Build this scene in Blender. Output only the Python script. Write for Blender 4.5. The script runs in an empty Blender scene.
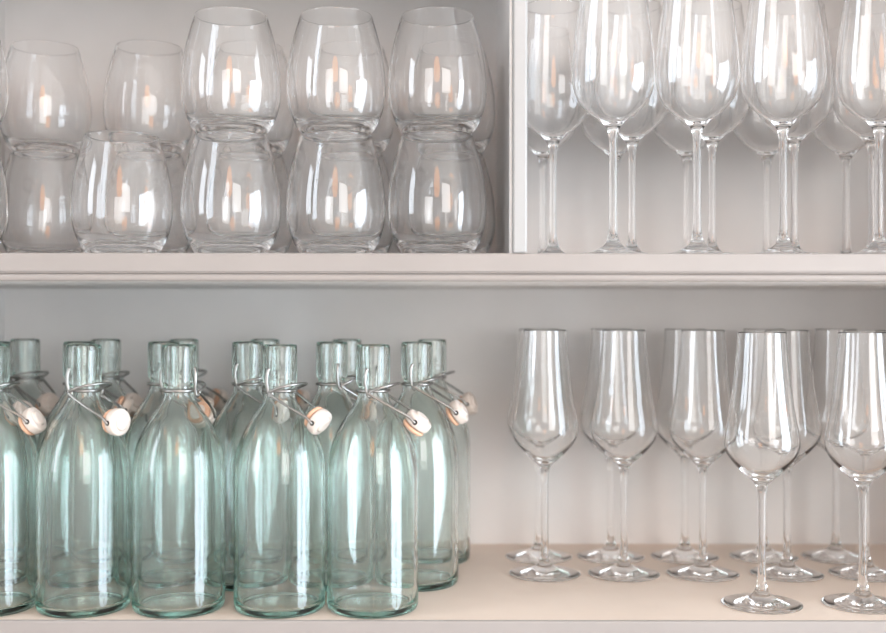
import bpy, bmesh, math, random
from mathutils import Vector, Matrix
PI = math.pi
R = math.radians
random.seed(4)
SC = bpy.context.scene
COL = SC.collection

# ------------------------------------------------------------------ camera
F_PX = 1110.0                 # focal length in pixels of the 886 px wide frame
Z0 = 1.0                      # top of the lower shelf
EYE = Z0 + 0.2775             # camera height
cam_d = bpy.data.cameras.new('camera')
cam_d.sensor_width = 36.0
cam_d.lens = 36.0 * F_PX / 886.0
cam_d.shift_y = -(316.5 - 313.0) / 886.0
cam_d.clip_start = 0.02
cam_d.dof.use_dof = True
cam_d.dof.focus_distance = 1.05
cam_d.dof.aperture_fstop = 2.8
cam = bpy.data.objects.new('camera', cam_d)
COL.objects.link(cam)
cam.location = (0, -1.0, EYE)
cam.rotation_euler = (R(90), R(-0.05), 0)
SC.camera = cam

# ------------------------------------------------------------------ world, lights, exposure
world = bpy.data.worlds.new('world')
SC.world = world
world.use_nodes = True
bg = world.node_tree.nodes['Background']
bg.inputs['Color'].default_value = (0.75, 0.85, 1.0, 1)
bg.inputs['Strength'].default_value = 0.3

RX0, RX1, RY0, RY1, RZ1 = -2.5, 2.3, -3.6, 0.352, 3.0      # the room
DOOR = (-1.90, -0.30, 0.08, 2.12)     # glazed door in the right wall: y0, y1, z0, z1
WIN = (-1.75, -0.95, 1.05, 2.85)      # window in the left wall
WIN2 = (0.70, 2.24, 0.95, 2.90)      # tall window in the wall behind the camera: x0, x1, z0, z1

def area(name, loc, rot, sx, sy, power, col):
    l = bpy.data.lights.new(name, 'AREA')
    l.shape = 'RECTANGLE'; l.size = sx; l.size_y = sy
    l.energy = power; l.color = col
    o = bpy.data.objects.new(name, l); COL.objects.link(o)
    o.location = loc; o.rotation_euler = rot
    return o
area('daylight_right', (RX1 + 0.09, (DOOR[0] + DOOR[1]) / 2, (DOOR[2] + DOOR[3]) / 2), (0, R(90), 0),
     DOOR[3] - DOOR[2], DOOR[1] - DOOR[0], 108, (0.78, 0.89, 1.0))
area('daylight_left', (RX0 - 0.09, (WIN[0] + WIN[1]) / 2, (WIN[2] + WIN[3]) / 2), (0, R(-90), 0),
     WIN[3] - WIN[2], WIN[1] - WIN[0], 34, (0.86, 0.93, 1.0))
area('daylight_rear', ((WIN2[0] + WIN2[1]) / 2, RY0 - 0.09, (WIN2[2] + WIN2[3]) / 2), (R(90), 0, 0),
     WIN2[1] - WIN2[0], WIN2[3] - WIN2[2], 60, (0.99, 0.955, 0.925))

SC.view_settings.view_transform = 'Standard'
SC.view_settings.look = 'None'
SC.view_settings.gamma = 1.0
SC.view_settings.use_curve_mapping = False
SC.view_settings.exposure = 0.15
cy = SC.cycles
cy.use_denoising = True
cy.max_bounces = 48
cy.transmission_bounces = 48
cy.glossy_bounces = 16
cy.diffuse_bounces = 5
cy.transparent_max_bounces = 16
cy.caustics_refractive = True
cy.caustics_reflective = True
cy.blur_glossy = 0.5
cy.sample_clamp_indirect = 20.0

# ------------------------------------------------------------------ materials
def new_mat(name):
    m = bpy.data.materials.new(name); m.use_nodes = True
    nt = m.node_tree
    return m, nt, nt.nodes['Principled BSDF']

def paint(name, col, rough=0.55, var=0.04, bump=0.02, scale=60):
    m, nt, b = new_mat(name)
    tc = nt.nodes.new('ShaderNodeTexCoord')
    n = nt.nodes.new('ShaderNodeTexNoise'); n.inputs['Scale'].default_value = scale * 0.15
    n.inputs['Detail'].default_value = 4
    nt.links.new(tc.outputs['Object'], n.inputs['Vector'])
    r = nt.nodes.new('ShaderNodeValToRGB')
    r.color_ramp.elements[0].position = 0.3; r.color_ramp.elements[1].position = 0.7
    r.color_ramp.elements[0].color = tuple(c * (1 - var) for c in col) + (1,)
    r.color_ramp.elements[1].color = tuple(min(1, c * (1 + var)) for c in col) + (1,)
    nt.links.new(n.outputs['Fac'], r.inputs['Fac'])
    nt.links.new(r.outputs['Color'], b.inputs['Base Color'])
    b.inputs['Roughness'].default_value = rough
    n2 = nt.nodes.new('ShaderNodeTexNoise'); n2.inputs['Scale'].default_value = scale * 6
    nt.links.new(tc.outputs['Object'], n2.inputs['Vector'])
    bp = nt.nodes.new('ShaderNodeBump'); bp.inputs['Strength'].default_value = bump * 5
    bp.inputs['Distance'].default_value = 0.0004
    nt.links.new(n2.outputs['Fac'], bp.inputs['Height'])
    nt.links.new(bp.outputs['Normal'], b.inputs['Normal'])
    return m

def clear_glass(name, col=(1, 1, 1), ior=1.5, wave=0.0, wscale=30, absorb=None, density=0.0):
    m, nt, b = new_mat(name)
    nt.nodes.remove(b)
    out = nt.nodes['Material Output']
    g = nt.nodes.new('ShaderNodeBsdfGlass')
    g.inputs['Color'].default_value = tuple(col) + (1,)
    g.inputs['Roughness'].default_value = 0.0
    g.inputs['IOR'].default_value = ior
    nt.links.new(g.outputs['BSDF'], out.inputs['Surface'])
    if wave:
        tc = nt.nodes.new('ShaderNodeTexCoord')
        n = nt.nodes.new('ShaderNodeTexNoise'); n.inputs['Scale'].default_value = wscale
        n.inputs['Detail'].default_value = 1.5
        nt.links.new(tc.outputs['Object'], n.inputs['Vector'])
        bp = nt.nodes.new('ShaderNodeBump'); bp.inputs['Strength'].default_value = 1.0
        bp.inputs['Distance'].default_value = wave
        nt.links.new(n.outputs['Fac'], bp.inputs['Height'])
        nt.links.new(bp.outputs['Normal'], g.inputs['Normal'])
    if absorb:
        v = nt.nodes.new('ShaderNodeVolumeAbsorption')
        v.inputs['Color'].default_value = tuple(absorb) + (1,)
        v.inputs['Density'].default_value = density
        nt.links.new(v.outputs['Volume'], out.inputs['Volume'])
    return m

M_UNIT = paint('cabinet_paint', (0.812, 0.79, 0.775), 0.5)
M_SHELF = paint('shelf_paint', (0.86, 0.725, 0.62), 0.5)
M_EDGE_DIMMED = paint('moulding_dimmed_for_light', (0.335, 0.303, 0.286), 0.4)  # pinkish trim, colour darkened well below the interior to offset strong front light
M_STILE_DIMMED = paint('stile_dimmed_for_light', (0.40, 0.40, 0.40), 0.35)  # white stile, darkened in colour so the light on its front doesn't clip
M_WALL = paint('wall_paint', (0.80, 0.785, 0.77), 0.8)
M_CEIL = paint('ceiling_paint', (0.82, 0.82, 0.81), 0.9)
M_FLOOR = paint('floor_boards', (0.58, 0.52, 0.46), 0.45, 0.15)
M_FRAME = paint('window_frame_paint', (0.80, 0.80, 0.78), 0.4)
M_GLASS = clear_glass('drinking_glass', (1.0, 1.0, 1.0))
M_BOTTLE = clear_glass('bottle_glass', (0.985, 0.995, 0.99), 1.5, 0.0003, 34, (0.59, 0.775, 0.735), 25.0)

def simple(name, col, rough, metal=0.0, scale=200, bump=0.0):
    m, nt, b = new_mat(name)
    tc = nt.nodes.new('ShaderNodeTexCoord')
    n = nt.nodes.new('ShaderNodeTexNoise'); n.inputs['Scale'].default_value = scale
    nt.links.new(tc.outputs['Object'], n.inputs['Vector'])
    mx = nt.nodes.new('ShaderNodeMix'); mx.data_type = 'RGBA'
    mx.inputs[6].default_value = tuple(c * 0.9 for c in col) + (1,)
    mx.inputs[7].default_value = tuple(min(1, c * 1.08) for c in col) + (1,)
    nt.links.new(n.outputs['Fac'], mx.inputs[0])
    nt.links.new(mx.outputs[2], b.inputs['Base Color'])
    b.inputs['Roughness'].default_value = rough
    b.inputs['Metallic'].default_value = metal
    return m
M_WIRE = simple('galvanised_wire', (0.36, 0.35, 0.34), 0.28, 1.0)
M_CERAMIC = simple('ceramic', (0.72, 0.64, 0.58), 0.3)
M_RUBBER = simple('rubber', (0.76, 0.47, 0.32), 0.6)
M_HOLE = simple('dark_recess', (0.03, 0.025, 0.02), 0.7)
M_BLACK = simple('black_metal', (0.03, 0.03, 0.03), 0.4, 0.8)

# ------------------------------------------------------------------ mesh helpers
def obj(name, mesh, parent=None, mat=None):
    o = bpy.data.objects.new(name, mesh)
    COL.objects.link(o)
    if mat is not None and not mesh.materials: mesh.materials.append(mat)
    if parent is not None: o.parent = parent
    return o

def empty(name, loc, rz=0.0, label=None, cat=None, group=None):
    o = bpy.data.objects.new(name, None); COL.objects.link(o)
    o.empty_display_size = 0.02
    o.location = loc; o.rotation_euler = (0, 0, rz)
    tag(o, label, cat, group)
    return o

def tag(o, label=None, cat=None, group=None, kind=None):
    if label: o['label'] = label
    if cat: o['category'] = cat
    if group: o['group'] = group
    if kind: o['kind'] = kind
    return o

def box_mesh(name, x0, x1, y0, y1, z0, z1, bevel=0.0015):
    bm = bmesh.new()
    bmesh.ops.create_cube(bm, size=1.0)
    for v in bm.verts:
        v.co = Vector(((x0 + x1) / 2 + v.co.x * (x1 - x0), (y0 + y1) / 2 + v.co.y * (y1 - y0), (z0 + z1) / 2 + v.co.z * (z1 - z0)))
    if bevel:
        bmesh.ops.bevel(bm, geom=list(bm.edges), offset=bevel, segments=2, profile=0.5, affect='EDGES')
    me = bpy.data.meshes.new(name); bm.to_mesh(me); bm.free()
    return me

def boxes_mesh(name, lst, bevel=0.0):
    bm = bmesh.new()
    for (x0, x1, y0, y1, z0, z1) in lst:
        r = bmesh.ops.create_cube(bm, size=1.0)
        for v in r['verts']:
            v.co = Vector(((x0 + x1) / 2 + v.co.x * (x1 - x0), (y0 + y1) / 2 + v.co.y * (y1 - y0), (z0 + z1) / 2 + v.co.z * (z1 - z0)))
    me = bpy.data.meshes.new(name); bm.to_mesh(me); bm.free()
    return me

def extrude_profile_x(name, prof, x0, x1):
    """closed (y,z) outline swept along x"""
    bm = bmesh.new()
    a = [bm.verts.new((x0, y, z)) for y, z in prof]
    b = [bm.verts.new((x1, y, z)) for y, z in prof]
    n = len(prof)
    for i in range(n):
        j = (i + 1) % n
        bm.faces.new((a[i], a[j], b[j], b[i]))
    bm.faces.new(a[::-1]); bm.faces.new(b)
    bmesh.ops.recalc_face_normals(bm, faces=list(bm.faces))
    me = bpy.data.meshes.new(name); bm.to_mesh(me); bm.free()
    return me

def catmull(pts, n=4):
    """pts: (r, z[, 'c']) ; a point tagged 'c' is a corner, the curve breaks there"""
    out = []
    segs = []; cur = [pts[0]]
    for p in pts[1:]:
        cur.append(p)
        if len(p) > 2: segs.append(cur); cur = [p]
    if len(cur) > 1: segs.append(cur)
    for s in segs:
        P = [Vector((p[0], p[1])) for p in s]
        P = [P[0] * 2 - P[1]] + P + [P[-1] * 2 - P[-2]]
        for i in range(1, len(P) - 2):
            p0, p1, p2, p3 = P[i - 1], P[i], P[i + 1], P[i + 2]
            t0 = 0.0; t1 = t0 + max(1e-6, (p1 - p0).length) ** 0.5
            t2 = t1 + max(1e-6, (p2 - p1).length) ** 0.5; t3 = t2 + max(1e-6, (p3 - p2).length) ** 0.5
            for k in range(n):
                t = t1 + (t2 - t1) * k / n
                a1 = p0 * ((t1 - t) / (t1 - t0)) + p1 * ((t - t0) / (t1 - t0))
                a2 = p1 * ((t2 - t) / (t2 - t1)) + p2 * ((t - t1) / (t2 - t1))
                a3 = p2 * ((t3 - t) / (t3 - t2)) + p3 * ((t - t2) / (t3 - t2))
                b1 = a1 * ((t2 - t) / (t2 - t0)) + a2 * ((t - t0) / (t2 - t0))
                b2 = a2 * ((t3 - t) / (t3 - t1)) + a3 * ((t - t1) / (t3 - t1))
                c = b1 * ((t2 - t) / (t2 - t1)) + b2 * ((t - t1) / (t2 - t1))
                out.append((max(0.0, c.x), c.y))
    out.append((pts[-1][0], pts[-1][1]))
    return out

def lathe_mesh(name, prof, seg=72):
    bm = bmesh.new()
    rings = []
    for r, z in prof:
        if r < 1e-5: rings.append([bm.verts.new((0, 0, z))])
        else: rings.append([bm.verts.new((r * math.cos(2 * PI * k / seg), r * math.sin(2 * PI * k / seg), z)) for k in range(seg)])
    for a, b in zip(rings[:-1], rings[1:]):
        for k in range(seg):
            j = (k + 1) % seg
            if len(a) == 1 and len(b) == 1: break
            if len(a) == 1: bm.faces.new((a[0], b[j], b[k]))
            elif len(b) == 1: bm.faces.new((a[k], a[j], b[0]))
            else: bm.faces.new((a[k], a[j], b[j], b[k]))
    bmesh.ops.recalc_face_normals(bm, faces=list(bm.faces))
    for f in bm.faces: f.smooth = True
    me = bpy.data.meshes.new(name); bm.to_mesh(me); bm.free()
    return me

def tube_into(bm, pts, r, seg=8, sub=5):
    P = [Vector(p) for p in pts]
    if sub > 1 and len(P) > 2:
        Q = [P[0] * 2 - P[1]] + P + [P[-1] * 2 - P[-2]]
        o = []
        for i in range(1, len(Q) - 2):
            for k in range(sub):
                t = k / sub
                p0, p1, p2, p3 = Q[i - 1], Q[i], Q[i + 1], Q[i + 2]
                o.append(0.5 * ((2 * p1) + (p2 - p0) * t + (2 * p0 - 5 * p1 + 4 * p2 - p3) * t * t + (3 * p1 - p0 - 3 * p2 + p3) * t ** 3))
        o.append(P[-1]); P = o
    n = None; prev = None
    for i, p in enumerate(P):
        t = (P[min(i + 1, len(P) - 1)] - P[max(i - 1, 0)]).normalized()
        if n is None:
            n = t.orthogonal().normalized()
        else:
            n = (n - t * n.dot(t)).normalized()
        b = t.cross(n)
        ring = [bm.verts.new(p + (n * math.cos(2 * PI * k / seg) + b * math.sin(2 * PI * k / seg)) * r) for k in range(seg)]
        if prev:
            for k in range(seg):
                bm.faces.new((prev[k], prev[(k + 1) % seg], ring[(k + 1) % seg], ring[k]))
        else:
            bm.faces.new(ring[::-1])
        prev = ring
    bm.faces.new(prev)

def tubes_mesh(name, chains, r, seg=8, sub=5):
    bm = bmesh.new()
    for c in chains: tube_into(bm, c, r, seg, sub)
    bmesh.ops.recalc_face_normals(bm, faces=list(bm.faces))
    for f in bm.faces: f.smooth = True
    me = bpy.data.meshes.new(name); bm.to_mesh(me); bm.free()
    return me

# ------------------------------------------------------------------ room
def struct(name, mesh, mat, parent=None):
    o = obj(name, mesh, parent, mat)
    if parent is None: o['kind'] = 'structure'
    return o
T = 0.16
struct('floor', box_mesh('floor', RX0 - T, RX1 + T, RY0 - T, RY1 + T, -0.1, 0, 0), M_FLOOR)
struct('ceiling', box_mesh('ceiling', RX0 - T, RX1 + T, RY0 - T, RY1 + T, RZ1, RZ1 + 0.1, 0), M_CEIL)
struct('wall_back', box_mesh('wall_back', RX0, RX1, RY1, RY1 + T, 0, RZ1, 0), M_WALL)
y0, y1, z0, z1 = DOOR
struct('wall_right', boxes_mesh('wall_right', [(RX1, RX1 + T, RY0, y0, 0, RZ1), (RX1, RX1 + T, y1, RY1 + T, 0, RZ1),
                                               (RX1, RX1 + T, y0, y1, z1, RZ1), (RX1, RX1 + T, y0, y1, 0, z0)]), M_WALL)
struct('door_1', boxes_mesh('door_1', [(RX1 + .03, RX1 + .07, y0, y0 + .06, z0, z1), (RX1 + .03, RX1 + .07, y1 - .06, y1, z0, z1),
                                       (RX1 + .03, RX1 + .07, y0 + .06, y1 - .06, z0, z0 + .08), (RX1 + .03, RX1 + .07, y0 + .06, y1 - .06, z1 - .06, z1),
                                       (RX1 + .03, RX1 + .07, (y0 + y1) / 2 - .04, (y0 + y1) / 2 + .04, z0 + .08, z1 - .06)]), M_FRAME)
y0, y1, z0, z1 = WIN
struct('wall_left', boxes_mesh('wall_left', [(RX0 - T, RX0, RY0, y0, 0, RZ1), (RX0 - T, RX0, y1, RY1 + T, 0, RZ1),
                                             (RX0 - T, RX0, y0, y1, z1, RZ1), (RX0 - T, RX0, y0, y1, 0, z0)]), M_WALL)
struct('window_1', boxes_mesh('window_1', [(RX0 - .07, RX0 - .03, y0, y0 + .05, z0, z1), (RX0 - .07, RX0 - .03, y1 - .05, y1, z0, z1),
                                           (RX0 - .07, RX0 - .03, y0 + .05, y1 - .05, z0, z0 + .05), (RX0 - .07, RX0 - .03, y0 + .05, y1 - .05, z1 - .05, z1)]), M_FRAME)
x0, x1, z0, z1 = WIN2
struct('wall_front', boxes_mesh('wall_front', [(RX0, x0, RY0 - T, RY0, 0, RZ1), (x1, RX1, RY0 - T, RY0, 0, RZ1),
                                               (x0, x1, RY0 - T, RY0, z1, RZ1), (x0, x1, RY0 - T, RY0, 0, z0)]), M_WALL)
struct('window_2', boxes_mesh('window_2', [(x0, x0 + .05, RY0 - .07, RY0 - .03, z0, z1), (x1 - .05, x1, RY0 - .07, RY0 - .03, z0, z1),
                                           (x0 + .05, x1 - .05, RY0 - .07, RY0 - .03, z0, z0 + .05), (x0 + .05, x1 - .05, RY0 - .07, RY0 - .03, z1 - .05, z1)]), M_FRAME)

# ------------------------------------------------------------------ shelving unit
UX0, UX1 = -0.527, 0.545
DEPTH = 0.335
Z_MID = Z0 + 0.3315          # top of the middle shelf
TH = 0.0255
Z_TOP = Z_MID + 0.351         # shelf over the left compartment
Z_TOP2 = Z_MID + 0.40         # shelf over the taller right compartment
unit = empty('shelving_unit', (0, 0, 0), 0, 'off-white painted wall shelving with moulded shelf edges and one upright divider', 'shelving')
def upart(name, mesh, mat, parent=None): return obj(name, mesh, parent or unit, mat)
upart('back_panel', box_mesh('back_panel', UX0, UX1, DEPTH, DEPTH + 0.015, 0, 2.02, 0.0), M_UNIT)
upart('side_panel', box_mesh('side_panel', UX0 - 0.025, UX0, 0.0, DEPTH + 0.015, 0, 2.02), M_UNIT)
upart('side_panel', box_mesh('side_panel', UX1, UX1 + 0.025, 0.0, DEPTH + 0.015, 0, 2.02), M_UNIT)
def arc(cy_, cz, r, a0, a1, n=6):
    return [(cy_ + r * math.cos(R(a0 + (a1 - a0) * k / n)), cz + r * math.sin(R(a0 + (a1 - a0) * k / n))) for k in range(n + 1)]
def nosing(z):
    """front moulding of a shelf whose top is z: flat fascia, thin groove, small bead at the foot"""
    p = [(0.0035, z)]
    p += arc(0.0018, z - 0.0018, 0.0018, 90, 180)
    p += [(0.0, z - 0.0165)] + arc(0.0030, z - 0.0172, 0.0016, 150, 270, 4)
    p += arc(0.0024, z - 0.0222, 0.0033, 90, 270, 8)
    p += [(0.0035, z - TH)]
    return p
for zt, xa, xb in ((Z_MID, UX0, UX1), (Z0, UX0, UX1), (Z_TOP, UX0, 0.064), (0.55, UX0, UX1), (Z_TOP2, UX0, UX1)):
    s = upart('shelf', box_mesh('shelf', xa, xb, 0.0035, DEPTH, zt - TH, zt, 0.0), M_SHELF if zt == Z0 else M_UNIT)
    upart('edge_moulding', extrude_profile_x('edge_moulding', nosing(zt), xa, min(xb, 0.0628) if zt == Z_TOP else xb), M_EDGE_DIMMED, s)
dv = upart('divider', box_mesh('divider', 0.0640, 0.0700, 0.016, DEPTH, Z_MID, Z_TOP2 - TH, 0.0), M_UNIT)
upart('face_stile', box_mesh('face_stile', 0.0630, 0.0757, -0.001, 0.016, Z_MID + 0.0002, Z_TOP2 - TH, 0.0018), M_STILE_DIMMED, dv)
upart('bead_strip', box_mesh('bead_strip', 0.0612, 0.0640, 0.024, 0.034, Z_MID + 0.0002, Z_TOP2 - TH, 0.001), M_UNIT, dv)

# ------------------------------------------------------------------ placing helper: photo column -> place on a shelf at a given depth
def wx(px, y): return (px - 443.0) * (1.0 + y) / F_PX
GAP = 0.0003

# ------------------------------------------------------------------ swing-top bottles
BR = 0.0429
H = 0.2475
bottle_prof = catmull([
    (0, 0.0022), (0.020, 0.0018), (0.035, 0.0004), (0.0388, 0.0), (0.0414, 0.0012), (0.0426, 0.0040), (BR, 0.009), (BR, 0.03),
    (BR, 0.08), (BR, 0.120), (0.0425, 0.134), (0.0403, 0.148), (0.0363, 0.160), (0.0308, 0.1715), (0.0246, 0.1815),
    (0.0190, 0.1895), (0.0152, 0.1965), (0.0139, 0.2030), (0.0139, 0.2085), (0.0150, 0.2110), (0.0159, 0.2128),
    (0.0160, 0.2200), (0.0160, 0.2440), (0.0155, 0.2468), (0.0143, H), (0.0128, 0.2468), (0.0120, 0.2440),
    (0.0112, 0.2300), (0.0106, 0.2080), (0.0112, 0.2010), (0.0140, 0.1930), (0.0188, 0.1845), (0.0250, 0.1755), (0.0310, 0.1635),
    (0.0355, 0.1500), (0.0383, 0.1350), (0.0395, 0.1200), (0.0397, 0.08), (0.0397, 0.03), (0.0392, 0.0130), (0.0378, 0.0075),
    (0.0340, 0.0055), (0.020, 0.0060), (0, 0.0066)], 3)
ME_BOTTLE = lathe_mesh('bottle_glass', bottle_prof, 72); ME_BOTTLE.materials.append(M_BOTTLE)

# wire parts, local frame: pivots on -Y and +Y of the neck, the stopper hangs towards +X
ZP = 0.2255
def sym(c): return [Vector((p[0], -p[1], p[2])) for p in c]
WR = 0.0013
ring = [(0.0152 * math.cos(2 * PI * k / 20), 0.0152 * math.sin(2 * PI * k / 20), 0.2045) for k in range(21)]
link = [(0.000, -0.0168, ZP), (-0.0012, -0.0182, ZP - 0.004), (-0.0018, -0.0186, 0.2130), (-0.0008, -0.0178, 0.2060), (0.0012, -0.0180, 0.2005),
        (0.0034, -0.0186, 0.2000), (0.0042, -0.0186, 0.2030), (0.0026, -0.0186, 0.2060)]
ME_COLLAR = tubes_mesh('wire_collar', [ring, link, sym(link)], 0.0016); ME_COLLAR.materials.append(M_WIRE)
half = [(0.0022, -0.0196, 0.2030), (0.0080, -0.0205, 0.2062), (0.0160, -0.0185, 0.2090), (0.0225, -0.0110, 0.2108)]
ME_LEVER = tubes_mesh('wire_lever', [half + [(0.0248, 0, 0.2114)] + sym(half)[::-1]], WR); ME_LEVER.materials.append(M_WIRE)
SX, SZ = 0.0445, 0.1765
bail_half = [(0.0012, -0.0205, 0.2035), (0.0090, -0.0200, 0.1985), (0.0260, -0.0178, 0.1890), (0.0390, -0.0142, 0.1815),
             (SX - 0.0008, -0.0132, SZ + 0.0002), (SX, -0.0100, SZ)]
ME_BAIL = tubes_mesh('wire_bail', [bail_half, sym(bail_half)], WR, 8, 4); ME_BAIL.materials.append(M_WIRE)
# stopper: lathe along z, centre of the wire hole at the origin
st = catmull([(0, 0.0066), (0.0066, 0.0066), (0.0072, 0.0058), (0.0078, 0.0048), (0.0104, 0.0046), (0.0122, 0.0036), (0.0128, 0.0008), (0.0126, -0.0028), (0.0118, -0.0046),
              (0.0100, -0.0052), (0.0076, -0.0060), (0.0070, -0.0075), (0.0070, -0.0105), (0.0060, -0.0118), (0, -0.0122)], 3)
ME_STOP = lathe_mesh('stopper', st, 36); ME_STOP.materials.append(M_CERAMIC)
gk = catmull([(0.0070, -0.0064), (0.0106, -0.0062), (0.0114, -0.0078), (0.0106, -0.0096), (0.0082, -0.0104), (0.0070, -0.0104)], 3)
ME_GASK = lathe_mesh('rubber_gasket', gk, 36); ME_GASK.materials.append(M_RUBBER)
hb = bmesh.new()
bmesh.ops.create_cone(hb, cap_ends=True, segments=16, radius1=0.0024, radius2=0.0024, depth=0.0012, matrix=Matrix.Rotation(R(90), 4, 'X'))
ME_HOLE = bpy.data.meshes.new('wire_socket'); hb.to_mesh(ME_HOLE); hb.free(); ME_HOLE.materials.append(M_HOLE)

def bottle(px, y, phi, tilt, label, group):
    e = empty('swing_top_bottle', (wx(px, y), y, Z0 + GAP), R(phi), label, 'bottle', group)
    obj('bottle_glass', ME_BOTTLE, e)
    obj('wire_collar', ME_COLLAR, e)
    obj('wire_lever', ME_LEVER, e)
    obj('wire_bail', ME_BAIL, e)
    s = obj('stopper', ME_STOP, e)
    s['label'] = 'white ceramic stopper hanging from the wire'
    s.location = (SX, 0, SZ); s.rotation_euler = (0, R(tilt), 0)
    obj('rubber_gasket', ME_GASK, s)
    for q in (-1, 1): obj('wire_socket', ME_HOLE, s).location = (0, q * 0.0123, 0)
    return e

YB = (0.0445, 0.142, 0.250)
GB = 'green-tinted swing-top bottles on the lower shelf'
front = [(-9, -10, 60, 'aqua glass swing-top bottle cut off by the left picture edge, nearest the front'),
         (84, -30, 92, 'front swing-top bottle whose round white stopper faces the viewer'),
         (179, 72, 120, 'front swing-top bottle with its stopper hanging behind the neck, third from left'),
         (280, -27, 125, 'front swing-top bottle, second from right, stopper hanging over its right shoulder'),
         (373, -14, 40, 'rightmost front swing-top bottle, pale green, stopper hanging to the right')]
for px, phi, tilt, lab in front: bottle(px, YB[0], phi, tilt, lab, GB)
second = [(-6, -30, 60, 'second-row swing-top bottle behind the one cut off at the left edge'),
          (79.5, 20, 120, 'second-row swing-top bottle hidden behind the one with its stopper facing forward'),
          (164, 35, 115, 'second-row swing-top bottle, neck just left of the third front bottle'),
          (248, -28, 120, 'second-row swing-top bottle standing in the gap left of the fourth front bottle'),
          (332, 28, 110, 'second-row swing-top bottle, neck between the two rightmost front bottles'),
          (417, -14, 60, 'second-row swing-top bottle at the right end, stopper dangling outward')]
for px, phi, tilt, lab in second: bottle(px, YB[1], phi, tilt, lab, GB)
third = [(25, -35, 70, 'back-row swing-top bottle at the far left, seen between the first two front bottles'),
         (106, -32, 60, 'back-row swing-top bottle, neck just right of the second front bottle'),
         (184, 40, 110, 'back-row swing-top bottle hidden behind the third front bottle'),
         (265, 30, 110, 'back-row swing-top bottle behind the fourth front bottle'),
         (347, 60, 110, 'back-row swing-top bottle, neck left of the rightmost front bottle'),
         (432, -16, 70, 'back-row swing-top bottle at the right end, nearest the champagne flutes')]
for px, phi, tilt, lab in third: bottle(px, YB[2], phi, tilt, lab, GB)

# ------------------------------------------------------------------ stemmed glasses
def stem_profile(foot_r, outer, inner):
    foot = [(0, 0.0010), (foot_r * 0.6, 0.0006), (foot_r - 0.0016, 0.0), (foot_r, 0.0007), (foot_r - 0.0014, 0.0016), (foot_r * 0.62, 0.0032),
            (0.0130, 0.0072), (0.0068, 0.0125), (0.0045, 0.0210), (0.0037, 0.0350), (0.0035, 0.0600)]
    return catmull(foot + outer + inner, 3)
ME_FLUTE = lathe_mesh('champagne_flute', stem_profile(0.0378,
    [(0.0036, 0.0900), (0.0042, 0.1060), (0.0066, 0.1150), (0.0145, 0.1222), (0.0245, 0.1318), (0.0325, 0.1425), (0.0352, 0.1530),
     (0.0338, 0.1660), (0.0302, 0.1850), (0.0268, 0.2100), (0.0242, 0.2350), (0.0228, 0.2555)],
    [(0.02255, 0.2592), (0.02235, 0.2592), (0.02235, 0.2555), (0.02375, 0.2350), (0.0263, 0.2100), (0.0297, 0.1850), (0.0333, 0.1660), (0.0346, 0.1530),
     (0.0317, 0.1434), (0.0235, 0.1335), (0.0135, 0.1255), (0.0060, 0.1212), (0, 0.1200)]), 64)
ME_FLUTE.materials.append(M_GLASS)
ME_WINE = lathe_mesh('wine_glass', stem_profile(0.0370,
    [(0.0036, 0.0950), (0.0040, 0.1120), (0.0066, 0.1215), (0.0140, 0.1290), (0.0245, 0.1370), (0.0345, 0.1490), (0.0388, 0.1640),
     (0.0394, 0.1760), (0.0380, 0.1950), (0.0350, 0.2200), (0.0318, 0.2430), (0.0298, 0.2580)],
    [(0.0295, 0.2612), (0.02925, 0.2612), (0.0293, 0.2580), (0.0313, 0.2430), (0.0345, 0.2200), (0.0375, 0.1950), (0.0388, 0.1760), (0.0381, 0.1643),
     (0.0337, 0.1500), (0.0236, 0.1384), (0.0132, 0.1307), (0.0060, 0.1262), (0, 0.1250)]), 64)
ME_WINE.materials.append(M_GLASS)
tprof0 = catmull([(0, 0.0016), (0.0240, 0.0010), (0.0290, 0.0), (0.0322, 0.0008), (0.0350, 0.0042), (0.0402, 0.0130), (0.0446, 0.0250), (0.0469, 0.0380),
    (0.0473, 0.0500), (0.0460, 0.0680), (0.0425, 0.0880), (0.0380, 0.1060), (0.0352, 0.1160), (0.0344, 0.1186), (0.0339, 0.1187), (0.0341, 0.1160),
    (0.0371, 0.1056), (0.0417, 0.0878), (0.0452, 0.0680), (0.0465, 0.0500), (0.0461, 0.0382), (0.0436, 0.0258), (0.0387, 0.0152), (0.0315, 0.0086),
    (0.0200, 0.0064), (0, 0.0060)], 3)
TH_T = 0.1144
tprof = [(r, z * TH_T / 0.1188) for r, z in tprof0]
ME_TUMB = lathe_mesh('stemless_glass', tprof, 72); ME_TUMB.materials.append(M_GLASS)

def glass(name, mesh, px, y, z, label, cat, group):
    o = obj(name, mesh); o.location = (wx(px, y), y, z + GAP)
    o.rotation_euler = (0, 0, random.uniform(0, 6.28))
    return tag(o, label, cat, group)

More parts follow.
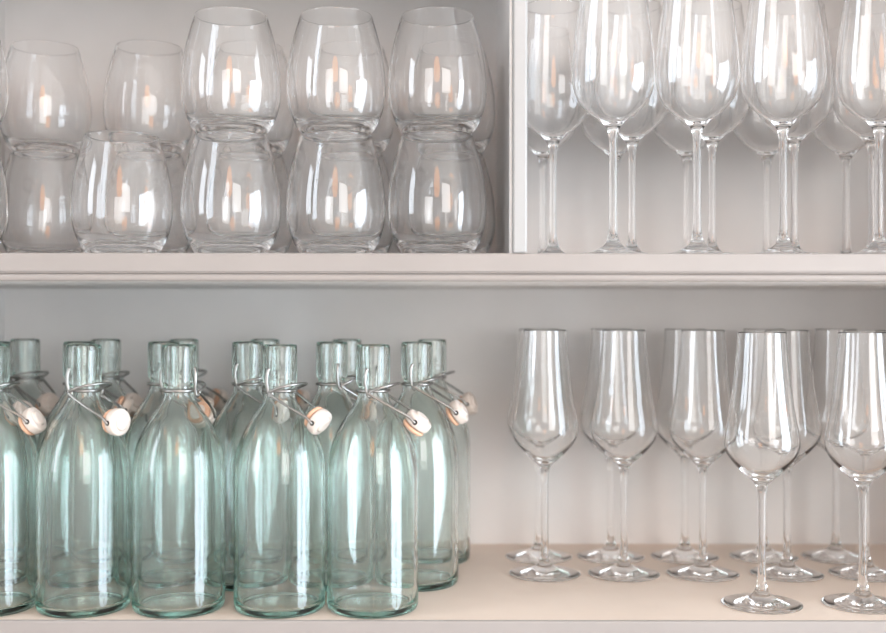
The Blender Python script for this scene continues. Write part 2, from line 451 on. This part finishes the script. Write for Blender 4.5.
GF = 'champagne flutes on the lower shelf'
YF = (0.058, 0.180, 0.262)
for px, row, lab in [
    (762, 0, 'front-row champagne flute, left of the two nearest the shelf edge'),
    (863, 0, 'front-row champagne flute, right of the two nearest the shelf edge'),
    (545, 1, 'leftmost champagne flute of the middle row, nearest the green bottles'),
    (624, 1, 'second champagne flute from the left in the middle row'),
    (703, 1, 'third champagne flute from the left in the middle row'),
    (787, 1, 'middle-row champagne flute overlapped by the left front flute'),
    (866, 1, 'rightmost middle-row champagne flute, behind the right front flute'),
    (539, 2, 'back-row champagne flute directly behind the leftmost middle-row flute'),
    (611, 2, 'back-row champagne flute, second from the left, against the back panel'),
    (685, 2, 'back-row champagne flute, third from the left, against the back panel'),
    (764, 2, 'back-row champagne flute seen through the left front flute'),
    (836, 2, 'back-row champagne flute, rightmost, left of the right front flute')]:
    glass('champagne_flute', ME_FLUTE, px, YF[row], Z0, lab, 'champagne flute', GF)

GW = 'stemmed wine glasses on the middle shelf'
YW = (0.052, 0.143, 0.250)
for px, row, lab in [
    (613, 0, 'leftmost front wine glass on the middle shelf, nearest the divider'),
    (697, 0, 'second front wine glass from the divider on the middle shelf'),
    (783, 0, 'third front wine glass from the divider on the middle shelf'),
    (879, 0, 'front wine glass cut by the right picture edge on the middle shelf'),
    (553, 1, 'second-row wine glass close beside the white divider'),
    (632, 1, 'second-row wine glass just right of the leftmost front wine glass stem'),
    (712, 1, 'second-row wine glass just right of the second front wine glass stem'),
    (794, 1, 'second-row wine glass behind the third front wine glass'),
    (872, 1, 'second-row wine glass behind the one at the right picture edge'),
    (543, 2, 'back-row wine glass nearest the white divider'),
    (615, 2, 'back-row wine glass behind the leftmost front wine glass'),
    (687, 2, 'back-row wine glass just left of the second front wine glass stem'),
    (767, 2, 'back-row wine glass just left of the third front wine glass stem'),
    (846, 2, 'back-row wine glass standing in the gap before the right picture edge')]:
    glass('wine_glass', ME_WINE, px, YW[row], Z_MID, lab, 'wine glass', GW)

GT = 'stacked stemless glasses on the middle shelf'
YT = (0.060, 0.186)
for px, n, low, up in [
    (-45, 2, 'lower stemless glass of the front stack cut off at the left picture edge', 'upper stemless glass of the front stack cut off at the left picture edge'),
    (122, 1, 'single front stemless glass with nothing stacked on it', ''),
    (231, 2, 'lower stemless glass of the front stack right of the single glass', 'upper stemless glass of the front stack right of the single glass'),
    (336, 2, 'lower stemless glass of the front stack second from the divider', 'upper stemless glass of the front stack second from the divider'),
    (437, 2, 'lower stemless glass of the front stack nearest the divider', 'upper stemless glass of the front stack nearest the divider')]:
    for k in range(n): glass('stemless_glass', ME_TUMB, px, YT[0], Z_MID + k * (TH_T + 0.0003), (low, up)[k], 'stemless glass', GT)
for px, low, up in [
    (45, 'lower stemless glass of the leftmost back stack', 'upper stemless glass of the leftmost back stack'),
    (149, 'lower stemless glass of the back stack behind the single front glass', 'upper stemless glass of the back stack behind the single front glass'),
    (250, 'lower back stemless glass behind the third glass of the front row', 'upper back stemless glass behind the third glass of the front row'),
    (351, 'lower back stemless glass behind the fourth glass of the front row', 'upper back stemless glass behind the fourth glass of the front row'),
    (451, 'lower stemless glass of the back stack nearest the divider', 'upper stemless glass of the back stack nearest the divider')]:
    for k in range(2): glass('stemless_glass', ME_TUMB, px, YT[1], Z_MID + k * (TH_T + 0.0003), (low, up)[k], 'stemless glass', GT)

# ------------------------------------------------------------------ pendant lantern hanging in the room behind the camera
lx, ly = -0.02, -1.55
lamp = empty('pendant_lamp', (lx, ly, RZ1), 0, 'pendant lamp with a warm glowing orange paper shade hung from the ceiling', 'lamp')
obj('ceiling_rose', lathe_mesh('ceiling_rose', catmull([(0, 0), (0.045, 0, 'c'), (0.045, -0.012), (0.03, -0.025), (0.0, -0.03)], 2), 32), lamp, M_BLACK)
obj('cord', tubes_mesh('cord', [[(0, 0, -0.028), (0, 0, -0.70)]], 0.003), lamp, M_BLACK)
M_SHADE, nt, b = new_mat('glowing_paper')
b.inputs['Base Color'].default_value = (0.9, 0.55, 0.3, 1)
b.inputs['Emission Color'].default_value = (1.0, 0.42, 0.18, 1)
b.inputs['Emission Strength'].default_value = 3.4
obj('lamp_shade', lathe_mesh('lamp_shade', catmull([(0, -0.68), (0.06, -0.69), (0.13, -0.74), (0.17, -0.86), (0.18, -1.0), (0.17, -1.15), (0.13, -1.27), (0.06, -1.31), (0, -1.315)], 4), 40), lamp, M_SHADE)
